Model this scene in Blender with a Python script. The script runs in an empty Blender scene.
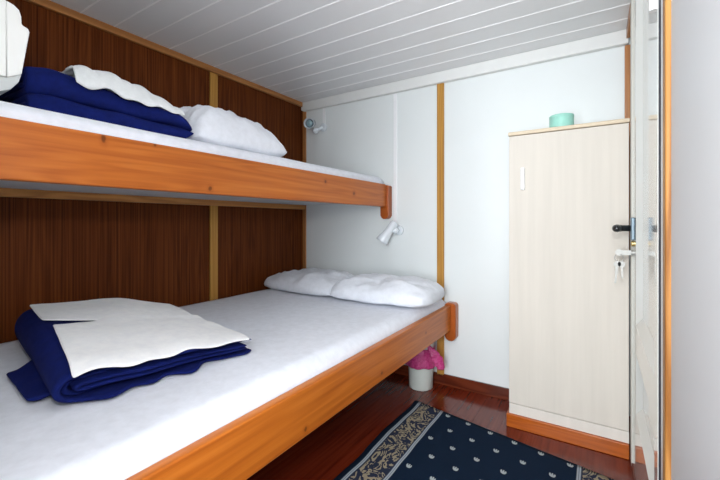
import bpy, bmesh, math, random
from mathutils import Vector, noise
random.seed(4)
S = bpy.context.scene
COL = S.collection
OZ = -.035                      # survey heights -> floor at zero
PI = math.pi
ORG = {}                        # object name -> world origin

# ------------------------------------------------------------ materials
class NT:
    def __init__(s, name):
        s.m = bpy.data.materials.new(name); s.m.use_nodes = True
        s.t = s.m.node_tree; s.b = s.t.nodes['Principled BSDF']
    def n(s, kind, **kw):
        nd = s.t.nodes.new(kind)
        for k, v in kw.items(): setattr(nd, k, v)
        return nd
    def l(s, a, b): s.t.links.new(a, b)
    def val(s, sock, v):
        if hasattr(v, 'is_linked') or isinstance(v, bpy.types.NodeSocket): s.l(v, sock)
        else: sock.default_value = v
    def math(s, op, a, b=0.0, c=None):
        nd = s.n('ShaderNodeMath', operation=op)
        s.val(nd.inputs[0], a); s.val(nd.inputs[1], b)
        if c is not None: s.val(nd.inputs[2], c)
        return nd.outputs[0]
    def coords(s, scale=(1,1,1), src='Object'):
        tc = s.n('ShaderNodeTexCoord'); mp = s.n('ShaderNodeMapping')
        mp.inputs['Scale'].default_value = scale
        s.l(tc.outputs[src], mp.inputs['Vector']); return mp.outputs[0]
    def noise(s, vec, scale=5, detail=3, rough=.5, dist=0):
        nd = s.n('ShaderNodeTexNoise'); s.l(vec, nd.inputs['Vector'])
        nd.inputs['Scale'].default_value = scale; nd.inputs['Detail'].default_value = detail
        nd.inputs['Roughness'].default_value = rough; nd.inputs['Distortion'].default_value = dist
        return nd.outputs['Fac']
    def ramp(s, fac, stops):
        nd = s.n('ShaderNodeValToRGB'); s.l(fac, nd.inputs['Fac'])
        e = nd.color_ramp.elements
        while len(e) < len(stops): e.new(.5)
        for x, (p, c) in zip(e, stops): x.position = p; x.color = (*c, 1)
        return nd.outputs['Color']
    def mix(s, fac, a, b, blend='MIX'):
        nd = s.n('ShaderNodeMix', data_type='RGBA', blend_type=blend)
        s.val(nd.inputs[0], fac); s.val(nd.inputs[6], a); s.val(nd.inputs[7], b)
        return nd.outputs[2]
    def bump(s, h, strength=.2, dist=.01):
        nd = s.n('ShaderNodeBump'); s.l(h, nd.inputs['Height'])
        nd.inputs['Strength'].default_value = strength; nd.inputs['Distance'].default_value = dist
        s.l(nd.outputs[0], s.b.inputs['Normal'])
    def fin(s, col, rough=.5, metal=0, coat=0, spec=.5, sheen=0):
        if isinstance(col, tuple): s.b.inputs['Base Color'].default_value = (*col[:3], 1)
        else: s.l(col, s.b.inputs['Base Color'])
        s.val(s.b.inputs['Roughness'], rough); s.b.inputs['Metallic'].default_value = metal
        s.b.inputs['Coat Weight'].default_value = coat; s.b.inputs['Coat Roughness'].default_value = .08
        s.b.inputs['Specular IOR Level'].default_value = spec
        s.b.inputs['Sheen Weight'].default_value = sheen
        return s.m

def plain(name, col, rough=.5, metal=0, coat=0, var=.04, scale=14, spec=.5):
    t = NT(name); v = t.coords()
    f = t.noise(v, scale, 3)
    lo = tuple(c*(1-var) for c in col); hi = tuple(min(1, c*(1+var)) for c in col)
    return t.fin(t.ramp(f, [(.3, lo), (.7, hi)]), rough, metal, coat, spec)

def wood(name, dark, mid, light, axis='y', grain=60, along=1.6, rough=.3, coat=.3, knots=False, spec=.5, rings=.35, tight=0):
    t = NT(name)
    sc = {'x': (along, grain, grain), 'y': (grain, along, grain), 'z': (grain, grain, along)}[axis]
    v = t.coords(sc); f = t.noise(v, 1, 4, .6)
    sc2 = {'x': (.5, 9, 9), 'y': (9, .5, 9), 'z': (9, 9, .5)}[axis]
    g = t.noise(t.coords(sc2), 1.3, 2, .5, .6)
    w = t.math('SINE', t.math('MULTIPLY', g, 46)); w = t.math('MULTIPLY_ADD', w, .5, .5)
    fac = t.math('ADD', t.math('MULTIPLY', f, 1-rings), t.math('MULTIPLY', w, rings))
    c = t.ramp(fac, [(.22+tight, dark), (.5, mid), (.8-tight, light)])
    if knots:
        sp = t.n('ShaderNodeSeparateXYZ'); t.l(t.coords(), sp.inputs[0])
        wb = t.math('MULTIPLY', t.math('SUBTRACT', t.noise(t.coords(), 60, 2), .5), .9)
        for ky, kz, ry, rz in knots:
            a = t.math('POWER', t.math('ABSOLUTE', t.math('DIVIDE', t.math('SUBTRACT', sp.outputs[1], ky), ry)), 2)
            b = t.math('POWER', t.math('ABSOLUTE', t.math('DIVIDE', t.math('SUBTRACT', sp.outputs[2], kz), rz)), 2)
            dd = t.math('ADD', t.math('SQRT', t.math('ADD', a, b)), wb)
            halo = t.n('ShaderNodeMapRange'); t.l(dd, halo.inputs[0]); halo.inputs[1].default_value = 2.6; halo.inputs[2].default_value = .9; halo.inputs[4].default_value = .55
            core = t.n('ShaderNodeMapRange'); t.l(dd, core.inputs[0]); core.inputs[1].default_value = 1.1; core.inputs[2].default_value = .6; core.inputs[4].default_value = .75
            c = t.mix(halo.outputs[0], c, (*dark, 1)); c = t.mix(core.outputs[0], c, (*[q*.3 for q in dark], 1))
    t.bump(f, .05, .002)
    return t.fin(c, rough, 0, coat, spec)

def cloth(name, col, weave=900, var=.05, rough=.9, sheen=.2, wrinkle=.35, wscale=9):
    t = NT(name); v = t.coords()
    f = t.noise(v, 30, 4, .6)
    w = t.noise(v, wscale, 3, .55, .8)
    fine = t.noise(v, weave, 1)
    lo = tuple(c*(1-var) for c in col); hi = tuple(min(1, c*(1+var)) for c in col)
    h = t.math('ADD', t.math('MULTIPLY', w, wrinkle), t.math('MULTIPLY', fine, .05))
    t.bump(h, .5, .02)
    return t.fin(t.ramp(f, [(.3, lo), (.7, hi)]), rough, sheen=sheen, spec=.2)

M = {}
M['veneer'] = wood('dark_veneer', (.050, .0105, .0022), (.110, .027, .0055), (.175, .049, .011), 'z', 130, .8, .45, 0, rings=.10, spec=.08, tight=.08)
M['pine'] = wood('varnished_pine', (.36, .083, .007), (.50, .134, .013), (.62, .192, .026), 'y', 45, 1.0, .34, .12, knots=[(.20, .045, .010, .008), (-.33, .035, .008, .008), (.72, .10, .009, .006)], spec=.3, rings=.16)
M['pine_upper'] = wood('varnished_pine_red', (.33, .075, .009), (.48, .130, .019), (.58, .185, .034), 'y', 45, 1.0, .34, .12, knots=[(-.735, .158, .007, .014), (-.57, .166, .005, .006), (-.345, .026, .009, .010), (.42, .125, .010, .010), (.72, .075, .012, .012)], spec=.3, rings=.16)
M['pine_end'] = wood('varnished_pine_end', (.26, .055, .008), (.38, .085, .012), (.46, .115, .018), 'z', 45, 1.4, .3, .15, rings=.15)
M['trim_y'] = wood('pine_trim_long', (.25, .095, .024), (.36, .14, .035), (.44, .19, .05), 'y', 60, 1.3, .4, .1)
M['batten'] = wood('pine_batten', (.36, .135, .028), (.50, .205, .045), (.58, .26, .065), 'y', 60, 1.3, .4, .1)
M['trim_z'] = wood('pine_trim_upright', (.36, .17, .035), (.48, .24, .052), (.56, .30, .07), 'z', 60, 1.0, .45, .05, rings=.2, spec=.2)
M['trim_corner'] = wood('pine_trim_corner', (.32, .12, .035), (.42, .17, .05), (.50, .22, .07), 'z', 60, 1.0, .4, .2, rings=.2)
M['casing'] = wood('pine_casing', (.26, .10, .022), (.42, .19, .05), (.50, .26, .08), 'z', 40, 1.2, .45, 0, rings=.5, spec=.2)
M['skirt'] = wood('orange_skirting', (.28, .055, .006), (.42, .096, .010), (.50, .13, .018), 'x', 50, 1.2, .3, .15, rings=.15, spec=.3)
M['base_red'] = wood('red_skirting', (.07, .012, .005), (.12, .022, .008), (.16, .032, .012), 'x', 50, 1.2, .25, .4)
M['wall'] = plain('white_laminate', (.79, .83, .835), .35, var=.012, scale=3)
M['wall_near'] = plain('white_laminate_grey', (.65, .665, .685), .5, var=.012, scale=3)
M['cornice'] = plain('white_cornice', (.76, .77, .76), .4, var=.01)
M['ceil'] = plain('ceiling_board', (.80, .81, .825), .38, var=.012, scale=4)
M['groove'] = plain('ceiling_groove', (.97, .97, .98), .4, var=.01)
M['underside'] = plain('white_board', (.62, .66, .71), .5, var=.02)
M['sheet'] = cloth('white_sheet', (.81, .84, .92), wrinkle=.18, wscale=5)
M['pillow'] = cloth('white_pillowcase', (.82, .85, .92), wrinkle=.5, wscale=8)
M['linen'] = cloth('white_linen', (.95, .96, .985), wrinkle=.25, wscale=12)
M['towel'] = cloth('white_towel', (.80, .83, .84), wrinkle=.6, wscale=16)
M['navy'] = cloth('navy_wool', (.003, .0095, .105), var=.2, sheen=0, wrinkle=.3, wscale=10)
M['ac'] = plain('white_plastic', (.95, .96, .94), .4, var=.01)
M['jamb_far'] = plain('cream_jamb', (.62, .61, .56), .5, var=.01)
M['ac_dark'] = plain('grey_plastic', (.60, .63, .63), .5, var=.03)
M['conduit'] = plain('white_cable_cover', (.90, .91, .93), .35, var=.01)
M['lamp'] = plain('white_enamel', (.74, .79, .84), .25, coat=.3, var=.01)
M['lens'] = plain('bulb_glass', (.32, .47, .52), .12, coat=.5, var=.1, scale=40)
M['reflector'] = plain('lamp_reflector', (.55, .62, .66), .25, .6, var=.05)
M['dark'] = plain('black_plastic', (.012, .014, .016), .3, coat=.3)
M['steel'] = plain('blue_steel', (.13, .18, .22), .4, .35, var=.06)
M['brass'] = plain('brass', (.55, .42, .18), .35, .8)
M['nickel'] = plain('nickel', (.46, .46, .44), .55, .5)
M['door'] = plain('white_gloss_paint', (.80, .82, .79), .1, coat=.6, var=.01, scale=4)
M['jamb'] = plain('white_jamb', (.80, .80, .80), .35, var=.01)
M['gap'] = plain('gap_shade', (.03, .035, .06), .7)  # near-black colour painted as the shade inside the door gap
M['knobwhite'] = plain('white_handle', (.90, .91, .93), .3, coat=.3)
M['teal'] = plain('teal_card', (.36, .72, .62), .5, var=.05, scale=30)
M['bin'] = plain('white_bin_plastic', (.75, .82, .78), .35, coat=.2, var=.02)
M['board'] = wood('red_floor_board', (.085, .0085, .0025), (.14, .016, .0045), (.19, .025, .008), 'y', 40, 1.5, .18, .12, rings=.15, spec=.4)

def mk_cab(name, col):
    t = NT(name)
    f = t.noise(t.coords((26, 26, 1.2)), 1, 4, .6)
    g = t.noise(t.coords((4, 4, .8)), 1.5, 2)
    fac = t.math('ADD', t.math('MULTIPLY', f, .6), t.math('MULTIPLY', g, .4))
    c = t.ramp(fac, [(.3, tuple(x*.93 for x in col)), (.7, tuple(min(1, x*1.04) for x in col))])
    return t.fin(c, .6, coat=0, spec=.2)
M['cab'] = mk_cab('pale_maple_laminate', (.69, .645, .58))
M['cab_edge'] = mk_cab('maple_edge', (.72, .61, .46))
M['cab_base'] = mk_cab('pale_maple_base', (.74, .70, .645))

def mk_bag():
    t = NT('pink_bag_film')
    f = t.noise(t.coords(), 38, 3, .6, 1.2)
    c = t.ramp(f, [(.3, (.58, .012, .19)), (.7, (.88, .14, .42))])
    t.bump(f, .6, .01)
    m = t.fin(c, .3)
    t.b.inputs['Alpha'].default_value = .82
    t.b.inputs['Transmission Weight'].default_value = .15
    return m
M['bag'] = mk_bag()

def mk_rug(W):
    t = NT('navy_runner_carpet')
    tc = t.n('ShaderNodeTexCoord'); sp = t.n('ShaderNodeSeparateXYZ'); t.l(tc.outputs['UV'], sp.inputs[0])
    s0, tt = sp.outputs[0], sp.outputs[1]
    wob = t.noise(tc.outputs['UV'], 9, 2)
    # mirrored distance from the long edges
    e = t.math('MINIMUM', s0, t.math('SUBTRACT', W, s0))
    def band(a, b, soft=.002):
        x = t.n('ShaderNodeMapRange'); t.l(e, x.inputs[0]); x.inputs[1].default_value = a-soft; x.inputs[2].default_value = a+soft
        y = t.n('ShaderNodeMapRange'); t.l(e, y.inputs[0]); y.inputs[1].default_value = b-soft; y.inputs[2].default_value = b+soft
        return t.math('SUBTRACT', x.outputs[0], y.outputs[0])
    # tulip spots on a staggered lattice
    PX, PY = .128, .132
    v = t.math('DIVIDE', t.math('SUBTRACT', tt, .030-PY/2), PY); row = t.math('FLOOR', v)
    odd = t.math('FLOORED_MODULO', row, 2)
    u = t.math('ADD', t.math('DIVIDE', t.math('SUBTRACT', s0, .243-PX/2), PX), t.math('MULTIPLY', odd, .5))
    du = t.math('MULTIPLY', t.math('SUBTRACT', t.math('FRACT', u), .5), PX)
    dv = t.math('MULTIPLY', t.math('SUBTRACT', t.math('FRACT', v), .5), PY)
    def blob(cx, cy, rx, ry):
        a = t.math('POWER', t.math('ABSOLUTE', t.math('DIVIDE', t.math('SUBTRACT', du, cx), rx)), 2)
        b = t.math('POWER', t.math('ABSOLUTE', t.math('DIVIDE', t.math('SUBTRACT', dv, cy), ry)), 2)
        return t.math('LESS_THAN', t.math('ADD', a, b), 1)
    d = blob(0, .003, .0115, .0085)
    for bx, by, rx, ry in ((-.0100, -.005, .0038, .009), (0, -.008, .0036, .0095), (.0100, -.005, .0038, .009)):
        d = t.math('MAXIMUM', d, blob(bx, by, rx, ry))
    field = t.math('GREATER_THAN', e, .205)
    d = t.math('MULTIPLY', d, field)
    # scroll work
    mp = t.n('ShaderNodeMapping'); t.l(tc.outputs['UV'], mp.inputs[0]); mp.inputs['Scale'].default_value = (1, .8, 1)
    n1 = t.noise(mp.outputs[0], 10, 2, .5, 2.4)
    sc = t.math('SINE', t.math('MULTIPLY', n1, 34)); n2 = t.noise(mp.outputs[0], 20, 2, .5, 1.5)
    sc = t.math('GREATER_THAN', t.math('ADD', sc, t.math('MULTIPLY', t.math('SUBTRACT', n2, .5), 2.6)), .25)
    fine = t.noise(tc.outputs['UV'], 500, 2, .6)
    navy = t.ramp(fine, [(.3, (.0035, .010, .026)), (.7, (.007, .019, .042))])
    c = t.mix(band(.050, .186), navy, (.022, .028, .055, 1))
    beige = t.ramp(fine, [(.3, (.22, .18, .12)), (.7, (.42, .36, .25))])
    c = t.mix(t.math('MULTIPLY', sc, band(.056, .180)), c, beige)
    pale = t.ramp(fine, [(.3, (.28, .33, .38)), (.7, (.46, .50, .54))])
    st = t.math('ADD', band(.030, .047), band(.187, .203))
    thin = t.math('ADD', band(.036, .040, .001), band(.193, .197, .001))
    st = t.math('SUBTRACT', st, t.math('MULTIPLY', thin, .55))
    c = t.mix(st, c, pale)
    c = t.mix(d, c, (.38, .42, .43, 1))
    t.bump(fine, .5, .004)
    return t.fin(c, .95, spec=.1)
RUGW = 1.115
M['rug'] = mk_rug(RUGW)

# ------------------------------------------------------------ mesh helpers
class MB:
    def __init__(s): s.v = []; s.f = []; s.mi = []; s.uv = {}
    def add(s, vs, fs, mi=0):
        o = len(s.v); s.v += [tuple(v) for v in vs]
        for f in fs: s.f.append(tuple(i+o for i in f)); s.mi.append(mi)
        return s
    def box(s, x0, x1, y0, y1, z0, z1, mi=0):
        vs = [(x, y, z) for z in (z0, z1) for y in (y0, y1) for x in (x0, x1)]
        return s.add(vs, [(0,2,3,1), (4,5,7,6), (0,1,5,4), (2,6,7,3), (0,4,6,2), (1,3,7,5)], mi)
    def prism(s, pts, axis, a0, a1, mi=0):
        # pts: 2-D outline; axis 'x' -> (y,z), 'y' -> (x,z), 'z' -> (x,y)
        def P(p, a): return {'x': (a, p[0], p[1]), 'y': (p[0], a, p[1]), 'z': (p[0], p[1], a)}[axis]
        n = len(pts)
        vs = [P(p, a0) for p in pts] + [P(p, a1) for p in pts]
        fs = [tuple(range(n)), tuple(range(2*n-1, n-1, -1))] + [(i, i+n, (i+1) % n+n, (i+1) % n) for i in range(n)]
        return s.add(vs, fs, mi)
    def lathe(s, prof, o, d=(0, 0, 1), seg=28, mi=0, cap=True):
        d = Vector(d).normalized(); o = Vector(o)
        a = Vector((0, 0, 1)) if abs(d.z) < .9 else Vector((1, 0, 0))
        e1 = d.cross(a).normalized(); e2 = d.cross(e1)
        vs = []; fs = []
        for r, h in prof:
            for k in range(seg):
                t = 2*PI*k/seg
                vs.append(o + d*h + e1*(r*math.cos(t)) + e2*(r*math.sin(t)))
        for i in range(len(prof)-1):
            for k in range(seg):
                fs.append((i*seg+k, i*seg+(k+1) % seg, (i+1)*seg+(k+1) % seg, (i+1)*seg+k))
        if cap:
            fs.append(tuple(range(seg-1, -1, -1))); b = (len(prof)-1)*seg; fs.append(tuple(range(b, b+seg)))
        return s.add(vs, fs, mi)
    def tube(s, pts, r, seg=10, mi=0):
        pts = [Vector(p) for p in pts]; vs = []; fs = []
        prev = None
        for i, p in enumerate(pts):
            t = (pts[min(i+1, len(pts)-1)] - pts[max(i-1, 0)]).normalized()
            if prev is None:
                a = Vector((0, 0, 1)) if abs(t.z) < .9 else Vector((1, 0, 0)); e1 = t.cross(a).normalized()
            else: e1 = (prev - t*prev.dot(t)).normalized()
            prev = e1; e2 = t.cross(e1)
            rr = r[i] if isinstance(r, (list, tuple)) else r
            for k in range(seg):
                q = 2*PI*k/seg; vs.append(p + e1*rr*math.cos(q) + e2*rr*math.sin(q))
        for i in range(len(pts)-1):
            for k in range(seg): fs.append((i*seg+k, i*seg+(k+1) % seg, (i+1)*seg+(k+1) % seg, (i+1)*seg+k))
        fs.append(tuple(range(seg-1, -1, -1))); b = (len(pts)-1)*seg; fs.append(tuple(range(b, b+seg)))
        return s.add(vs, fs, mi)
    def build(s, name, mats, parent=None, smooth=False, bevel=0, bseg=2, sub=0, solid=0, angle=.6):
        if not isinstance(mats, (list, tuple)): mats = [mats]
        vs = [Vector((v[0], v[1], v[2]+OZ)) for v in s.v]
        if parent is None:
            mn = [min(v[i] for v in vs) for i in range(3)]; mx = [max(v[i] for v in vs) for i in range(3)]
            org = Vector(((mn[0]+mx[0])/2, (mn[1]+mx[1])/2, mn[2]))
        else: org = ORG[parent.name]
        me = bpy.data.meshes.new(name)
        me.from_pydata([v-org for v in vs], [], s.f)
        for m in mats: me.materials.append(m)
        for p, i in zip(me.polygons, s.mi): p.material_index = i; p.use_smooth = smooth
        bm = bmesh.new(); bm.from_mesh(me); bmesh.ops.recalc_face_normals(bm, faces=bm.faces); bm.to_mesh(me); bm.free()
        ob = bpy.data.objects.new(name, me); COL.objects.link(ob)
        if parent is None: ob.location = org
        else: ob.parent = parent
        ORG[ob.name] = org
        if solid:
            md = ob.modifiers.new('Solidify', 'SOLIDIFY'); md.thickness = solid; md.offset = 1
        if bevel:
            md = ob.modifiers.new('Bevel', 'BEVEL'); md.width = bevel; md.segments = bseg; md.limit_method = 'ANGLE'; md.angle_limit = angle
            for p in me.polygons: p.use_smooth = True
            md2 = ob.modifiers.new('WN', 'WEIGHTED_NORMAL'); md2.keep_sharp = True
        if sub:
            md = ob.modifiers.new('Subd', 'SUBSURF'); md.levels = sub; md.render_levels = sub
        return ob

def tag(o, label, cat, group=None, kind=None):
    o['label'] = label; o['category'] = cat
    if group: o['group'] = group
    if kind: o['kind'] = kind
    return o
def thing(name, label, cat, loc, group=None, kind=None):
    o = bpy.data.objects.new(name, None); COL.objects.link(o)
    o.empty_display_size = .05
    o.location = (loc[0], loc[1], loc[2]+OZ); ORG[o.name] = Vector(o.location)
    return tag(o, label, cat, group, kind)
def bx(x0, x1, y0, y1, z0, z1): return MB().box(x0, x1, y0, y1, z0, z1)
def struct(o, label, cat): return tag(o, label, cat, None, 'structure')

# ------------------------------------------------------------ setting
XL, YB, XR, ZC, ZF = -2.2, 2.512, .15, 2.215, .035
f = MB()
x = XL; k = 0
f.box(XL-.06, XR+.1, -.9, YB+.06, ZF-.05, ZF-.004)
while x < XR:
    x1 = min(x+.145, XR)
    f.box(x, x1-.0012, -.9, YB, ZF-.004, ZF); x = x1
struct(f.build('floor', M['board']), 'glossy dark red-brown wooden floor', 'floor')
c = MB(); c.box(XL-.06, XR+.1, -.9, YB+.06, ZC, ZC+.05)
y = 2.352
while y > -.8:
    c.box(XL, XR, y-.0035, y+.0035, ZC-.0022, ZC+.01, 1); y -= .1535
struct(c.build('ceiling', [M['ceil'], M['groove']]), 'white planked ceiling with bright joints', 'ceiling')
struct(bx(XL-.06, XL, -.9, YB+.06, ZF, ZC).build('wall_left', M['veneer']), 'dark brown wood veneer wall beside both bunks', 'wall')
struct(bx(XL, XR+.1, YB, YB+.06, ZF, ZC).build('wall_back', M['wall']), 'white laminate wall at the head of the bunks', 'wall')
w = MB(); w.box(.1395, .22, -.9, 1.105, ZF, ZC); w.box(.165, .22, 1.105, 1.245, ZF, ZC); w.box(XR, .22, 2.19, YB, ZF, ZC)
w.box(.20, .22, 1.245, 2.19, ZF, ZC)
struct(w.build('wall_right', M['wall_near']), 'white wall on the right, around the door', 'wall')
struct(bx(XL, -.74, .05, .128, ZF, ZC).build('wall_foot', M['wall']), 'white partition at the foot of the bunks', 'wall')

TR = [0]
def trim(mb, mat, label, bev=.003, cat='trim'):
    TR[0] += 1
    return struct(mb.build('trim_%d' % TR[0], mat, bevel=bev), label, cat)
trim(bx(XL, XL+.022, -.8, 2.497, 2.176, ZC), M['trim_y'], 'pine strip along the top of the dark wall under the ceiling')
trim(bx(XL, XL+.012, 1.563, 1.622, .10, 2.176), M['trim_z'], 'narrow upright pine strip across the dark veneer wall')
trim(bx(XL, XL+.035, YB-.014, YB, .10, 2.15), M['trim_corner'], 'upright pine strip in the corner of dark wall and white wall')
trim(bx(-.957, -.907, YB-.016, YB, .10, 2.15), M['trim_z'], 'upright pine strip on the white wall by the bed end')
trim(bx(.120, XR, YB-.03, YB, 1.0, 2.13), M['trim_corner'], 'short upright pine strip in the far right corner')
trim(bx(XR-.024, XR, 2.19, YB-.04, 2.16, ZC), M['trim_y'], 'short pine strip under ceiling above the door corner')
# cornice with a rounded left end
pts = [(-2.198, 2.150), (-2.206+.03, 2.137), (XR-.012, 2.137), (XR-.012, ZC), (-2.198, ZC)]
trim(MB().prism(pts, 'y', YB-.038, YB), M['cornice'], 'white cornice board along the top of the white wall', .006, 'cornice')
struct(bx(XL, XR, YB-.016, YB, ZF, .112).build('baseboard_back', M['base_red'], bevel=.004), 'dark red wooden baseboard along the white wall', 'baseboard')

# cable conduits
def conduit(x, z0, z1, label):
    tag(bx(x-.014, x+.014, YB-.010, YB, z0, z1).build('cable_conduit', M['conduit'], bevel=.003), label, 'cable cover', 'cable conduits')
conduit(-1.288, 1.15, 2.137, 'long white cable cover running down to the lower reading lamp')
conduit(-1.965, 2.005, 2.137, 'short white cable cover between cornice and corner reading lamp')

# door and frame in the right wall
DX = .135
d = thing('door_1', 'white panelled door on the right with lever handle', 'door', (.155, 1.7, ZF), kind='structure')
Y0, Y1 = 1.288, 2.128
def frame_panel(mb, ya, yb, za, zb):
    # recessed field with sloped mouldings
    a = [(DX, ya, za), (DX, yb, za), (DX, yb, zb), (DX, ya, zb)]
    r, q = .030, .042
    b = [(DX+.022, ya+r, za+q), (DX+.022, yb-r, za+q), (DX+.022, yb-r, zb-q), (DX+.022, ya+r, zb-q)]
    mb.add(a+b, [(0,1,5,4), (1,2,6,5), (2,3,7,6), (3,0,4,7), (4,5,6,7)])
m = MB()
ys = (1.288, 1.36, 1.99, Y1); zs = (.06, .345, .60, .725, 2.155, 2.19)
for i in range(3):
    for j in range(5):
        if i == 1 and j in (1, 3): frame_panel(m, ys[i], ys[i+1], zs[j], zs[j+1]); continue
        m.add([(DX, ys[i], zs[j]), (DX, ys[i+1], zs[j]), (DX, ys[i+1], zs[j+1]), (DX, ys[i], zs[j+1])], [(0,1,2,3)])
m.box(DX+.026, DX+.04, Y0, Y1, .06, 2.19)
m.add([(DX, Y0, .06), (DX+.026, Y0, .06), (DX+.026, Y0, 2.19), (DX, Y0, 2.19)], [(0,1,2,3)])
m.add([(DX, Y1, .06), (DX+.026, Y1, .06), (DX+.026, Y1, 2.19), (DX, Y1, 2.19)], [(0,1,2,3)])
m.add([(DX, Y0, .06), (DX, Y1, .06), (DX+.026, Y1, .06), (DX+.026, Y0, .06)], [(0,1,2,3)])
m.build('door_leaf', M['door'], d)
hb = MB()
for z in (.330, 1.75): hb.lathe([(.0105, 0), (.0105, .062), (.0085, .063), (.0085, .065), (.0105, .066), (.0105, .103)], (DX-.008, 1.298, z), seg=18)
hb.build('hinge', M['jamb'], d, smooth=False)
h = MB().box(DX-.016, DX, 2.015, 2.075, 1.090, 1.190).build('handle_plate', M['steel'], d, bevel=.004)
h['label'] = 'blue-grey metal handle plate'
lv = MB()
lv.tube([(DX-.012, 2.05, 1.142), (DX-.045, 2.05, 1.142), (DX-.058, 2.046, 1.142), (DX-.066, 2.032, 1.142), (DX-.068, 2.00, 1.142), (DX-.069, 1.955, 1.142), (DX-.069, 1.942, 1.142)],
        [.014, .014, .0165, .018, .0175, .016, .009], 14)
l = lv.build('lever', M['dark'], h, smooth=True); l['label'] = 'black lever'
lk = MB().lathe([(.013, 0), (.013, .010), (.010, .012)], (DX, 2.076, 1.072), (-1, 0, 0), 16)
lk.build('key_cylinder', M['brass'], d)
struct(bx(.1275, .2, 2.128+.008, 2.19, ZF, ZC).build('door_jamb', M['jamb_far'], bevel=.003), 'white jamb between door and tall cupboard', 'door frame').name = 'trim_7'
struct(bx(.1335, .2, 1.141, 1.212, ZF, ZC).build('trim_8', M['jamb'], bevel=.003), 'white door jamb beside the orange pine casing', 'door frame')
m9 = bx(.172, .2, 1.248, 2.136, ZF, ZC); m9.box(.1365, .172, 1.213, 1.287, .056, ZC)  # dark strip fills the gap beside the door leaf, in place of shade
struct(m9.build('trim_9', M['gap']), 'dark strip painted as shade in the gap by the white door edge', 'door frame')
struct(bx(.1286, .16, 1.10, 1.14, ZF, ZC).build('trim_10', M['casing'], bevel=.004), 'orange pine casing beside the door on the right', 'door frame')
struct(bx(.128, .172, 1.248, 2.136, ZF, .055).build('trim_11', M['board'], bevel=.003), 'dark red wooden threshold under the door', 'threshold')

# keys
kt = thing('key_bunch', 'small bunch of keys hanging from the door lock', 'keys', (.115, 2.076, .90))
def torus(mb, o, R, r, n, seg=20):
    n = Vector(n).normalized(); a = Vector((0,0,1)) if abs(n.z) < .9 else Vector((1,0,0)); e1 = n.cross(a).normalized(); e2 = n.cross(e1)
    pts = [Vector(o)+e1*R*math.cos(2*PI*k/seg)+e2*R*math.sin(2*PI*k/seg) for k in range(seg+1)]
    return mb.tube(pts, r, 8)
kb = MB(); kb.box(DX-.060, DX-.010, 2.0735, 2.0785, 1.020, 1.042); kb.lathe([(.015, -.002), (.015, .002)], (DX-.056, 2.076, 1.031), (0, 1, 0), 16)
kb.lathe([(.012, 0), (.012, .012)], (DX, 2.076, 1.031), (-1, 0, 0), 14)
kb.build('key', M['nickel'], kt)
kr = MB(); torus(kr, (DX-.056, 2.076, 1.006), .018, .0018, (.3, 1, 0)); kr.build('ring', M['nickel'], kt, smooth=True)
for dx, sw, ln in ((-.062, -.35, .10), (-.048, .25, .075)):
    q = MB(); o = Vector((DX+dx, 2.068, .990)); t = Vector((sw*.25, 0, -1)).normalized(); s = Vector((1, 0, sw*.25)).normalized()
    q.lathe([(.014, -.0015), (.014, .0015)], o+t*.012, (0, 1, 0), 16)
    a, b = o+t*.02, o+t*ln
    q.add([p+Vector((0, e, 0)) for e in (-.0013, .0013) for p in (a-s*.005, a+s*.005, b+s*.003, b-s*.0035)], [(0,1,2,3), (7,6,5,4), (0,4,5,1), (1,5,6,2), (2,6,7,3), (3,7,4,0)])
    q.build('key', M['nickel'], kt)

# ------------------------------------------------------------ rug
g = MB(); NX, NY = 40, 60; L = 1.75
P0 = Vector((-.977, 2.176)); e1 = Vector((.981, -.193)); e2 = Vector((0, -1))
uvs = []
for j in range(NY+1):
    for i in range(NX+1):
        s_, t_ = RUGW*i/NX, L*j/NY
        w_ = .006*noise.noise(Vector((t_*7, 3, 0)))*(1-i/NX) + .006*math.sin(t_*11)*max(0, 1-s_/.15)
        p = P0 + e1*(s_+w_) + e2*t_
        g.v.append((p.x, p.y, ZF+.009 + .0015*noise.noise(Vector((s_*6, t_*6, 0))))); uvs.append((s_, t_))
for j in range(NY):
    for i in range(NX):
        a = j*(NX+1)+i; g.f.append((a, a+1, a+NX+2, a+NX+1)); g.mi.append(0)
# skirt down to the floor
ring = [i for i in range(NX+1)] + [j*(NX+1)+NX for j in range(1, NY+1)] + [NY*(NX+1)+i for i in range(NX-1, -1, -1)] + [j*(NX+1) for j in range(NY-1, 0, -1)]
base = len(g.v)
for r in ring: q = g.v[r]; g.v.append((q[0], q[1], ZF+.0002)); uvs.append(uvs[r])
for k in range(len(ring)):
    k2 = (k+1) % len(ring); g.f.append((ring[k], ring[k2], base+k2, base+k)); g.mi.append(0)
rug = g.build('runner_rug', M['rug'], smooth=True)
ul = rug.data.uv_layers.new(name='UVMap')
for lp in rug.data.loops: ul.data[lp.index].uv = uvs[lp.vertex_index]
tag(rug, 'navy carpet runner with beige scroll border and pale tulip dots on the floor', 'rug')

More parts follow.
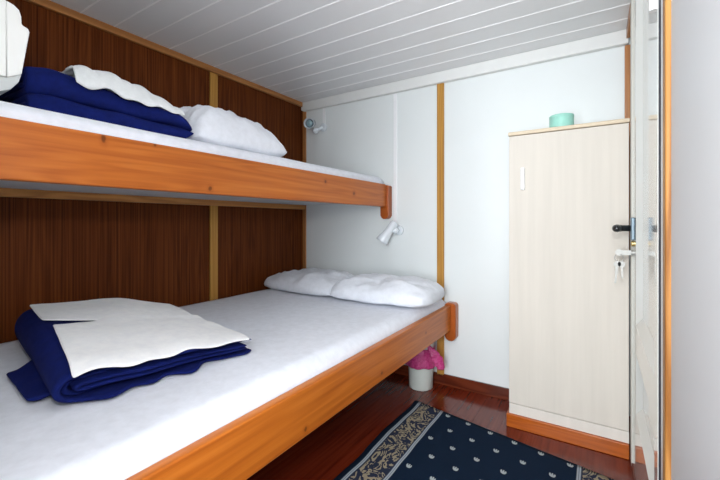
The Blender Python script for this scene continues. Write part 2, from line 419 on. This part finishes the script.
# ------------------------------------------------------------ bunks
ub = thing('bunk_bed', 'upper single bunk with orange pine side rail and white underside', 'bunk bed', (-1.77, 1.3, 1.28))
bx(-1.378, -1.338, .13, 2.452, 1.284, 1.452).build('side_rail', M['pine_upper'], ub, bevel=.006)
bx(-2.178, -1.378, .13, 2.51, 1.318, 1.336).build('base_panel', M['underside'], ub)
bx(XL, XL+.03, .13, 2.495, 1.280, 1.318).build('wall_batten', M['batten'], ub, bevel=.003)
def block(x0, x1, z0, z1, ch, topch):
    p = [(x0, z0+ch), (x0+ch*.45, z0+ch*.3), (x0+ch, z0), (x1-ch, z0), (x1-ch*.45, z0+ch*.3), (x1, z0+ch)]
    p += [(x1, z1-topch), (x1-topch*.5, z1-topch*.2), (x1-topch, z1), (x0+topch, z1), (x0+topch*.5, z1-topch*.2), (x0, z1-topch)] if topch else [(x1, z1), (x0, z1)]
    return p
MB().prism(block(-1.388, -1.318, 1.192, 1.445, .026, .010), 'y', 2.452, YB).build('end_block', M['pine_end'], ub, bevel=.004)
db = thing('double_bed', 'lower double bunk with wide orange pine side rail', 'bed', (-1.52, 1.3, .43))
bx(-.878, -.84, .13, 2.447, .437, .606).build('side_rail', M['pine'], db, bevel=.006)
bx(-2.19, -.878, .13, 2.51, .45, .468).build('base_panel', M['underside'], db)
bx(-2.198, -2.16, .13, 2.495, .41, .45).build('wall_batten', M['batten'], db, bevel=.003)
MB().prism(block(-.884, -.806, .366, .622, .028, .018), 'y', 2.447, YB).build('end_block', M['pine_end'], db, bevel=.005)

def mattress(name, x0, x1, y0, y1, z0, z1, r, amp, label, seed):
    """rounded slab with a slightly wavy top"""
    nx, ny = 34, 70; m = MB()
    prof = []
    def pos(i, n, a, b): return a+(b-a)*i/n
    rows = []
    # ring-by-ring: top grid, then skirt
    idx = {}
    for j in range(ny+1):
        for i in range(nx+1):
            u, v = i/nx, j/ny
            x, y = x0+(x1-x0)*u, y0+(y1-y0)*v
            ex = min(x-x0, x1-x, y-y0, y1-y)
            z = z1
            if ex < r: z = z1 - r + math.sqrt(max(0, r*r-(r-ex)**2))
            n_ = noise.noise(Vector((x*3+seed, y*2.2, 0)))*.6 + noise.noise(Vector((x*9, y*4+seed, 1)))*.4
            z += amp*n_*min(1, ex/r)
            idx[i, j] = len(m.v); m.v.append((x, y, z))
    for j in range(ny):
        for i in range(nx): m.f.append((idx[i, j], idx[i+1, j], idx[i+1, j+1], idx[i, j+1])); m.mi.append(0)
    ring = [idx[i, 0] for i in range(nx+1)]+[idx[nx, j] for j in range(1, ny+1)]+[idx[i, ny] for i in range(nx-1, -1, -1)]+[idx[0, j] for j in range(ny-1, 0, -1)]
    b = len(m.v)
    for q in ring: m.v.append((m.v[q][0], m.v[q][1], z0))
    for k in range(len(ring)):
        k2 = (k+1) % len(ring); m.f.append((ring[k], ring[k2], b+k2, b+k)); m.mi.append(0)
    m.f.append(tuple(range(b, b+len(ring)))); m.mi.append(0)
    return tag(m.build(name, M['sheet'], smooth=True, angle=.8), label, 'mattress', 'white sheeted mattresses')
mattress('mattress', -2.186, -1.380, .14, 2.49, 1.336, 1.508, .03, .004, 'white sheeted mattress on the upper bunk', 3)
mattress('mattress', -2.186, -.884, .14, 2.494, .468, .655, .05, .006, 'wide white sheeted mattress on the lower bed', 8)

# ------------------------------------------------------------ pillows
def pillow(c, size, rot, label, seed, th=.075, sag=0, rnd=.20, ex=.36, tilt=0):
    nu, nv = 56, 40; m = MB(); cr, sr = math.cos(rot), math.sin(rot)
    W, H = size[0]/2, size[1]/2
    idx = {}
    for side in (1, -1):
        for j in range(nv+1):
            for i in range(nu+1):
                u, v = -1+2*i/nu, -1+2*j/nv
                # denser near the rim
                u = math.sin(u*PI/2)*.5+u*.5; v = math.sin(v*PI/2)*.5+v*.5
                edge = i in (0, nu) or j in (0, nv)
                if edge and side == -1: idx[side, i, j] = idx[1, i, j]; continue
                px = W*u*math.sqrt(1-rnd*v**4); py = H*v*math.sqrt(1-rnd*u**4)
                h = (max(0, 1-abs(u)**3.2)*max(0, 1-abs(v)**2.6))**ex
                n_ = noise.noise(Vector((u*2.3+seed, v*2.3, side)))
                n2 = noise.noise(Vector((u*5+seed, v*7+n_*2, side*2+seed)))
                rad = max(abs(u), abs(v))
                ang = math.atan2(v, u)
                cr_ = noise.noise(Vector((ang*3.5+seed, rad*.9, 5+side)))
                fo = 1-abs(noise.noise(Vector((u*4.2+v*2.2+seed, v*5.5-u*1.4, 3*seed))))*2
                z = th*h*(1+.22*n_+.12*n2+.17*cr_*rad+.06*max(0, fo)**3)
                z = z if side == 1 else -z*.32
                z += sag*(u*u) + (.012*noise.noise(Vector((ang*4, seed, 9)))*rad**4 if side == 1 else 0)
                wz = c[2] + z + .32*th + (tilt*v if side == 1 else 0)*(1-rad**6)
                idx[side, i, j] = len(m.v); m.v.append((c[0]+px*cr-py*sr, c[1]+px*sr+py*cr, wz))
        for j in range(nv):
            for i in range(nu):
                q = [idx[side, i, j], idx[side, i+1, j], idx[side, i+1, j+1], idx[side, i, j+1]]
                m.f.append(tuple(q if side == 1 else q[::-1])); m.mi.append(0)
    return tag(m.build('pillow', M['pillow'], smooth=True), label, 'pillow', 'white pillows')
pillow((-1.835, 2.215, .652), (.72, .48), math.radians(-3), 'white pillow on the lower bed against the dark wall', 2.1, .105)
pillow((-1.18, 2.185, .658), (.70, .48), math.radians(4), 'white pillow on the lower bed nearest the pine rail end', 5.7, .110)
pillow((-1.64, 1.262, 1.497), (.42, .57), math.radians(-3), 'white pillow on the upper bunk beside the navy blanket', 9.3, .165, ex=.5, tilt=-.04)

# ------------------------------------------------------------ blankets
def bil(c, u, v):
    A, B, C, D = c
    return tuple(A[k]*(1-u)*(1-v)+B[k]*u*(1-v)+C[k]*u*v+D[k]*(1-u)*v for k in range(3))
def ribbon(path, th):
    L_, R_ = [], []
    for i, p in enumerate(path):
        a, b = path[max(i-1, 0)], path[min(i+1, len(path)-1)]
        dx, dz = b[0]-a[0], b[1]-a[1]; ln = math.hypot(dx, dz) or 1
        nx, nz = -dz/ln, dx/ln
        k = th/2*(.45 if i in (0, len(path)-1) else 1)
        L_.append((p[0]+nx*k, p[1]+nz*k)); R_.append((p[0]-nx*k, p[1]-nz*k))
    return L_, R_
def sweep(m, path, th, nv, fn):
    """closed ribbon swept over v; fn(a, h, v) -> point"""
    L_, R_ = ribbon(path, th); ol = L_ + R_[::-1]; n = len(ol); b = len(m.v); N = len(L_)
    for j in range(nv+1):
        for a, h in ol: m.v.append(fn(a, h, j/nv))
    for j in range(nv):
        for k in range(n):
            k2 = (k+1) % n; m.f.append((b+j*n+k, b+j*n+k2, b+(j+1)*n+k2, b+(j+1)*n+k)); m.mi.append(0)
    for j in (0, nv):
        o = b+j*n
        for i in range(N-1): m.f.append((o+i, o+i+1, o+n-2-i, o+n-1-i)); m.mi.append(0)
def cpath(a_end, a_fold, z0, z1, n=22, ztop_end=None):
    r = (z1-z0)/2; zc = (z0+z1)/2
    p = [(a_end+(a_fold+r-a_end)*i/n, z0) for i in range(n)]
    p += [(a_fold+r-r*math.sin(PI*i/14), zc-r*math.cos(PI*i/14)) for i in range(15)]
    p += [(a_fold+r+(a_end-a_fold-r)*i/n, z1) for i in range(1, n+1)]
    return p
# lower blanket: corners on the mattress, u along the bed, v from rail to wall
BC = [(-1.225, .405, .660), (-1.15, 1.015, .660), (-1.78, 1.06, .660), (-1.99, .525, .660)]
LEN = .60
def low_h(u, v):           # height scale of the folded stack
    return (1.0-.50*u**1.6)*(.68+.85*v-.28*v*v)*(1+.05*math.sin(v*5+u*3))*(1+.12*math.exp(-((u-.6)/.22)**2)*v)
def low_fn(layer):
    def fn(a, h, v):
        u = a/LEN
        # wandering front edges
        vv = v
        if v < .25: vv = v + (.25-v)/.25*(.035*noise.noise(Vector((u*4.5, layer*3.7, h*14))) + (.045 if layer == 1 else 0) - (.11*noise.noise(Vector((u*8, 2.2, 0))) if layer == 0 and h < .03 else 0))
        x, y, z = bil(BC, u, vv)
        hh = h*low_h(max(0, min(1, u)), v)
        n_ = noise.noise(Vector((u*3.5, v*3, layer)))*.007*min(1, h/.05)
        return (x, y, z+hh+n_)
    return fn
bl = MB()
TH = .019
for layer, (z0, z1, af, ae) in enumerate([(.0105, .122, .0, .60), (.032, .100, .02, .585), (.054, .078, .045, .57)]):
    sweep(bl, cpath(ae, af, z0, z1), TH, 26, low_fn(layer))
# loose flap slipping out of the stack towards the foot end
def flap_fn(a, h, v):
    u = a; s = v
    x = -1.345+(-.30)*s + .10*u*(1-s); y = .375+.175*u+.03*s
    lift = .085*max(0, (u-.15))**1.1
    return (x+.012*math.sin(u*9+s*4)*0, y, .662 + h + lift*1.1 + .006*noise.noise(Vector((u*4, s*5, 1))))
sweep(bl, [(.95*i/12, .0) for i in range(13)], .015, 12, lambda a, h, v: flap_fn(a, h+.0085, v))
blanket = bl.build('blanket', M['navy'], smooth=True, sub=1)
tag(blanket, 'folded navy blanket on the lower bed under a white sheet', 'blanket', 'folded navy blankets')

# white sheet folded on the lower blanket
def low_top(u, v):
    x, y, z = bil(BC, u, v)
    return x, y, z + (.122+TH/2)*low_h(u, v) + noise.noise(Vector((u*3.5, v*3, 0)))*.007
sh = MB()
def sheet_panel(front):
    NU, NV = 46, (22 if front else 16); idx = {}
    for j in range(NV+1):
        for i in range(NU+1):
            t = i/NU; q = j/NV
            w = .075*max(0, 1-t/.34)**.8
            vf = -.022+.022*noise.noise(Vector((t*6, 0, 0)))
            if front: v = vf + (.575-w-vf)*q; u0 = .050+.035*min(1, max(0, v)/.5)
            else: v = .555+w + (1.0-.555-w)*q; u0 = .065
            u1 = .965+.012*math.sin(v*7)
            u = u0 + (u1-u0)*t
            x, y, z = low_top(u, v)
            z += .0075 + .003*noise.noise(Vector((u*8, v*8, 4))) + .004*noise.noise(Vector((u*3, v*14, 8)))*q
            if front: z += .009*math.exp(-((v-.575)/.05)**2)*min(1, max(0, (t-.25)*6)) - .020*max(0, 1-(v+.04)/.09)**1.3*(1-.6*t)
            elif t > .3: z -= .004*max(0, 1-q*6)
            idx[i, j] = len(sh.v); sh.v.append((x, y, z))
    for j in range(NV):
        for i in range(NU): sh.f.append((idx[i, j], idx[i+1, j], idx[i+1, j+1], idx[i, j+1])); sh.mi.append(0)
sheet_panel(True); sheet_panel(False)
so = sh.build('folded_sheet', M['linen'], smooth=True, solid=.007, sub=1)
tag(so, 'white sheet folded flat on top of the lower navy blanket', 'sheet')

# upper blanket: fold facing the rail, swept along the bed
def up_h(u): return (1.46-.74*u**.85)*(1-.12*max(0, .12-u)/.12)
def up_fn(layer):
    def fn(a, h, v):
        u = v
        taper = .22+.78*math.sqrt(max(0, 1-(max(0, u-.88)/.12)**2))
        hh = h*up_h(u)
        zc = .055*up_h(u)
        hh = zc + (hh-zc)*taper if u > .90 else hh
        x = -1.62 - a*(.85+.3*u) - .02*noise.noise(Vector((u*2.5, layer*2.1, h*9))) + .17*u
        y = .450 + .50*u + .010*noise.noise(Vector((a*5, h*14, 3)))
        z = 1.5085 + max(.0005, hh) + .006*noise.noise(Vector((u*4, a*4, layer)))*min(1, h/.05)
        return (x, y, z)
    return fn
bu = MB()
for layer, (z0, z1, af, ae) in enumerate([(.013, .066, .0, .56), (.028, .050, .02, .55), (.088, .142, .012, .55), (.104, .126, .03, .54)]):
    sweep(bu, cpath(ae, af, z0, z1), .021, 30, up_fn(layer))
tag(bu.build('blanket', M['navy'], smooth=True, sub=1), 'folded navy blanket on the upper bunk under a crumpled white towel', 'blanket', 'folded navy blankets')

# crumpled towel on the upper blanket
tw = MB(); NU, NV = 44, 26; idx = {}
for j in range(NV+1):
    for i in range(NU+1):
        u, v = i/NU, j/NV
        fz = noise.noise(Vector((u*4.2, v*3.1, 7)))
        y = .570 + .355*u + .02*noise.noise(Vector((v*4, 2, 0)))
        ub_ = (y-.450)/.50
        uc = min(1, max(0, ub_)); sc = up_h(uc)
        tp = .22+.78*math.sqrt(max(0, 1-(max(0, uc-.88)/.12)**2))
        # follow the rounded front of the upper fold, then run back over its top
        zc = .055*sc + (.115-.055)*sc*tp; r_ = (.027+.0105)*sc*tp + .016
        ca = .012+.027+.0105
        w0 = max(0, +.022*(1-u)+.004+.035*noise.noise(Vector((u*5.5, 3.3, 3))))
        w_ = w0 + v*(.43-w0); qa = r_*PI/2
        if w_ < qa: a = ca - r_*math.cos(w_/r_); zz = zc + r_*math.sin(w_/r_)
        else: a = ca + w_ - qa; zz = zc + r_
        k_ = min(1, max(0, (w_-w0)/.05))
        bulge = .040*math.sin(PI*min(1, u*1.0+.08))*(.5+.5*math.sin(PI*min(1, v*1.1+.05)))
        cr = abs(noise.noise(Vector((u*6+v*3, v*4-u*2, 1.5))))*.028
        ztop = 1.5085 + zz + (bulge+cr)*k_ - .007
        bulge = cr = 0
        x = -1.62 + .17*ub_ - a*(.85+.3*uc) + .008 - cr
        idx[i, j] = len(tw.v); tw.v.append((x, y, ztop+.007+bulge+cr))
for j in range(NV):
    for i in range(NU): tw.f.append((idx[i, j], idx[i+1, j], idx[i+1, j+1], idx[i, j+1])); tw.mi.append(0)
tag(tw.build('towel', M['towel'], smooth=True, solid=.010, sub=1), 'crumpled white towel lying on the upper navy blanket', 'towel')

# ------------------------------------------------------------ air conditioner at the foot wall
ac = thing('air_conditioner', 'bright white boxy wall unit above the foot of the upper bunk', 'air conditioner', (-1.8, .2, 1.555))
prof_front = [(.372, 1.835), (.390, 1.830), (.402, 1.820), (.407, 1.805), (.408, 1.779), (.426, 1.772), (.4265, 1.764), (.409, 1.640), (.404, 1.622), (.374, 1.604), (.374, 1.835)]
MB().prism([(.372, 1.838), (.390, 1.832), (.402, 1.822), (.407, 1.805), (.408, 1.780), (.424, 1.774), (.427, 1.764), (.408, 1.626), (.374, 1.606)], 'x', -2.16, -1.50).build('front_cover', M['ac'], ac, bevel=.004)
MB().prism([(.128, 1.88), (.30, 1.875), (.373, 1.840), (.373, 1.608), (.128, 1.60)], 'x', -2.155, -1.503).build('housing', M['ac'], ac, bevel=.004)
MB().prism([(.20, 1.602), (.374, 1.606), (.408, 1.626), (.401, 1.600), (.383, 1.573), (.36, 1.560), (.20, 1.556)], 'x', -2.158, -1.502).build('outlet', M['ac_dark'], ac, bevel=.003)

# ------------------------------------------------------------ reading lamps
def lamp(base, joint, back, tip, label):
    base, joint, back, tip = map(Vector, (base, joint, back, tip))
    r = thing('reading_lamp', label, 'lamp', base, 'white spot reading lamps')
    MB().lathe([(.036, 0), (.036, .010), (.031, .017), (.016, .020)], (base.x, base.y, base.z), (0, -1, 0), 28).build('wall_plate', M['lamp'], r, smooth=False, bevel=.002)
    a = MB().tube([base+Vector((0, -.018, 0)), base.lerp(joint, .6)+Vector((0, -.006, 0)), joint], .013, 14)
    sp = [(.0001, -.026), (.014, -.022), (.0225, -.013), (.026, 0), (.0225, .013), (.014, .022), (.0001, .026)]
    a.lathe(sp, joint, (0, 0, 1), 18)
    a.build('arm', M['lamp'], r, smooth=True)
    ax = (tip-back); L_ = ax.length
    h = MB(); R = .046
    h.lathe([(.012, -.004), (.025, 0), (.031, .012), (.0315, L_*.50), (.035, L_*.60), (R, L_*.92), (R, L_), (R-.004, L_), (R-.005, L_*.94), (.024, L_*.70)], back, ax, 30, cap=False)
    hd = h.build('lamp_head', M['lamp'], r, smooth=True, sub=0)
    b = MB().lathe([(.0001, L_*.72), (.020, L_*.73), (.034, L_*.88), (.034, L_*.90)], back, ax, 26, cap=False)
    b.build('reflector', M['reflector'], hd, smooth=True)
    b = MB().lathe([(.001, L_*.93), (.017, L_*.92), (.026, L_*.87), (.026, L_*.74)], back, ax, 24, cap=False)
    b.build('bulb', M['lens'], hd, smooth=True)
    return r
lamp((-1.255, YB, 1.108), (-1.262, 2.455, 1.108), (-1.262, 2.452, 1.168), (-1.350, 2.405, 1.025), 'white spot reading lamp on the wall above the lower pillows')
lamp((-1.972, YB, 1.975), (-2.022, 2.462, 1.945), (-2.072, 2.485, 2.022), (-2.035, 2.390, 1.992), 'white spot reading lamp in the corner above the upper bunk')

# ------------------------------------------------------------ cupboard
CF = 2.198; cx0, cx1 = -.421, .1235
cu = thing('wardrobe', 'tall narrow pale maple cupboard between white wall and door', 'cupboard', (-.15, 2.35, ZF))
bx(cx0, cx1, CF+.020, YB-.017, .155, 1.645).build('body', M['cab'], cu, bevel=.002)
bx(cx0-.004, cx1+.003, CF-.006, YB-.001, 1.648, 1.668).build('top_panel', M['cab_edge'], cu, bevel=.004)
dr = bx(cx0+.001, cx1-.001, CF, CF+.018, .166, 1.645).build('cupboard_door', M['cab'], cu, bevel=.002)
hd = MB().box(-.358, -.338, CF-.022, CF-.010, 1.345, 1.465); hd.box(-.353, -.343, CF-.012, CF, 1.357, 1.372); hd.box(-.353, -.343, CF-.012, CF, 1.438, 1.453)
q = hd.build('door_pull', M['knobwhite'], dr, bevel=.004); q['label'] = 'slim white upright pull handle'
bx(cx0+.001, cx1, CF+.002, YB-.017, .105, .163).build('base_rail', M['cab_base'], cu, bevel=.002)
bx(cx0-.012, cx1, CF-.012, YB-.017, ZF, .108).build('plinth', M['skirt'], cu, bevel=.005)

tn = thing('round_tin', 'small teal round tin on top of the cupboard', 'tin', (-.172, 2.33, 1.668))
MB().lathe([(.058, 0), (.060, .003), (.060, .070), (.0595, .072)], (-.172, 2.33, 1.668), seg=36).build('tin_body', M['teal'], tn, bevel=.002)
MB().lathe([(.0602, .071), (.0608, .073), (.0608, .084), (.059, .087)], (-.172, 2.33, 1.668), seg=36).build('lid', M['teal'], tn, bevel=.002)

# ------------------------------------------------------------ waste bin
bcx, bcy = -1.035, 2.398
bn = thing('waste_bin', 'small white bin with pink plastic bag under the bed end', 'bin', (bcx, bcy, ZF))
MB().lathe([(.076, 0), (.081, .004), (.087, .235), (.089, .33), (.091, .332), (.091, .342), (.086, .342), (.084, .235), (.077, .012), (.001, .010)], (bcx, bcy, ZF), seg=36, cap=False).build('bin_body', M['bin'], bn, smooth=True)
bg = MB(); seg = 64; rows = [(.0885, .282), (.0915, .272), (.093, .24), (.096, .20), (.102, .165), (.099, .155)]
for k, (r, z) in enumerate(rows):
    for i in range(seg):
        t = 2*PI*i/seg
        n_ = noise.noise(Vector((math.cos(t)*3.2, math.sin(t)*3.2, z*10)))
        rr = r + (.007*n_+.005*abs(n_))*(1 if 0 < k else .2)
        bg.v.append((bcx+rr*math.cos(t), bcy+rr*math.sin(t), ZF+z+.014*noise.noise(Vector((math.cos(t)*2, math.sin(t)*2, 4)))*(1 if k > 2 else 0)))
for k in range(len(rows)-1):
    for i in range(seg): bg.f.append((k*seg+i, k*seg+(i+1) % seg, (k+1)*seg+(i+1) % seg, (k+1)*seg+i)); bg.mi.append(0)
bo = bg.build('bin_bag', M['bag'], bn, smooth=True, solid=.002); bo['label'] = 'pink plastic bag folded over the rim'
kn = MB(); nk, ns = 14, 18
for k in range(nk):
    t = k/(nk-1)
    c_ = Vector((bcx+.075, bcy-.05, ZF+.300)).lerp(Vector((bcx+.168, bcy-.04, ZF+.185)), t)
    for i in range(ns):
        a = 2*PI*i/ns
        r = (.016+.030*t)*(1+.9*noise.noise(Vector((math.cos(a)*2.6, math.sin(a)*2.6, t*5))))*(1 if t < .92 else .65)
        kn.v.append((c_.x+r*.55*math.cos(a), c_.y+r*math.cos(a)*.5, c_.z+r*math.sin(a)))
for k in range(nk-1):
    for i in range(ns): kn.f.append((k*ns+i, k*ns+(i+1) % ns, (k+1)*ns+(i+1) % ns, (k+1)*ns+i)); kn.mi.append(0)
kn.f.append(tuple(range(ns))); kn.mi.append(0); kn.f.append(tuple(range((nk-1)*ns, nk*ns))); kn.mi.append(0)
kn.build('bag_tail', M['bag'], bo, smooth=True, sub=1)

# ------------------------------------------------------------ light
def area(name, loc, aim, sx, sy, e, col=(1, 1, 1)):
    ld = bpy.data.lights.new(name, 'AREA'); ld.shape = 'RECTANGLE'; ld.size = sx; ld.size_y = sy; ld.energy = e; ld.color = col
    o = bpy.data.objects.new(name, ld); COL.objects.link(o); o.location = loc
    o.rotation_euler = (Vector(aim)-Vector(loc)).to_track_quat('-Z', 'Y').to_euler(); return o
fl = bpy.data.lights.new('camera_flash', 'POINT'); fl.energy = 25; fl.shadow_soft_size = .035; fl.color = (1, .985, .96)
fo = bpy.data.objects.new('camera_flash', fl); COL.objects.link(fo); fo.location = (0, -.03, 1.45+OZ)
area('doorway_fill', (-.30, -1.45, 1.35), (-.75, 2.0, 1.60), 1.1, 1.9, 98, (.92, .97, 1))  # unseen soft fill light added behind the camera to brighten the cabin
W = bpy.data.worlds.new('World'); S.world = W; W.use_nodes = True
W.node_tree.nodes['Background'].inputs[0].default_value = (.88, .94, 1, 1)
W.node_tree.nodes['Background'].inputs[1].default_value = .8

# ------------------------------------------------------------ camera
cd = bpy.data.cameras.new('Camera'); co = bpy.data.objects.new('Camera', cd); COL.objects.link(co)
cd.sensor_width = 36; cd.lens = 373/720*36; cd.shift_y = -18/720; cd.clip_start = .01
co.location = (0, 0, 1.17+OZ); co.rotation_euler = (PI/2, 0, math.radians(32.606))
S.camera = co
S.view_settings.view_transform = 'Standard'; S.view_settings.look = 'None'
S.view_settings.exposure = .10; S.view_settings.gamma = 1; S.view_settings.use_curve_mapping = False
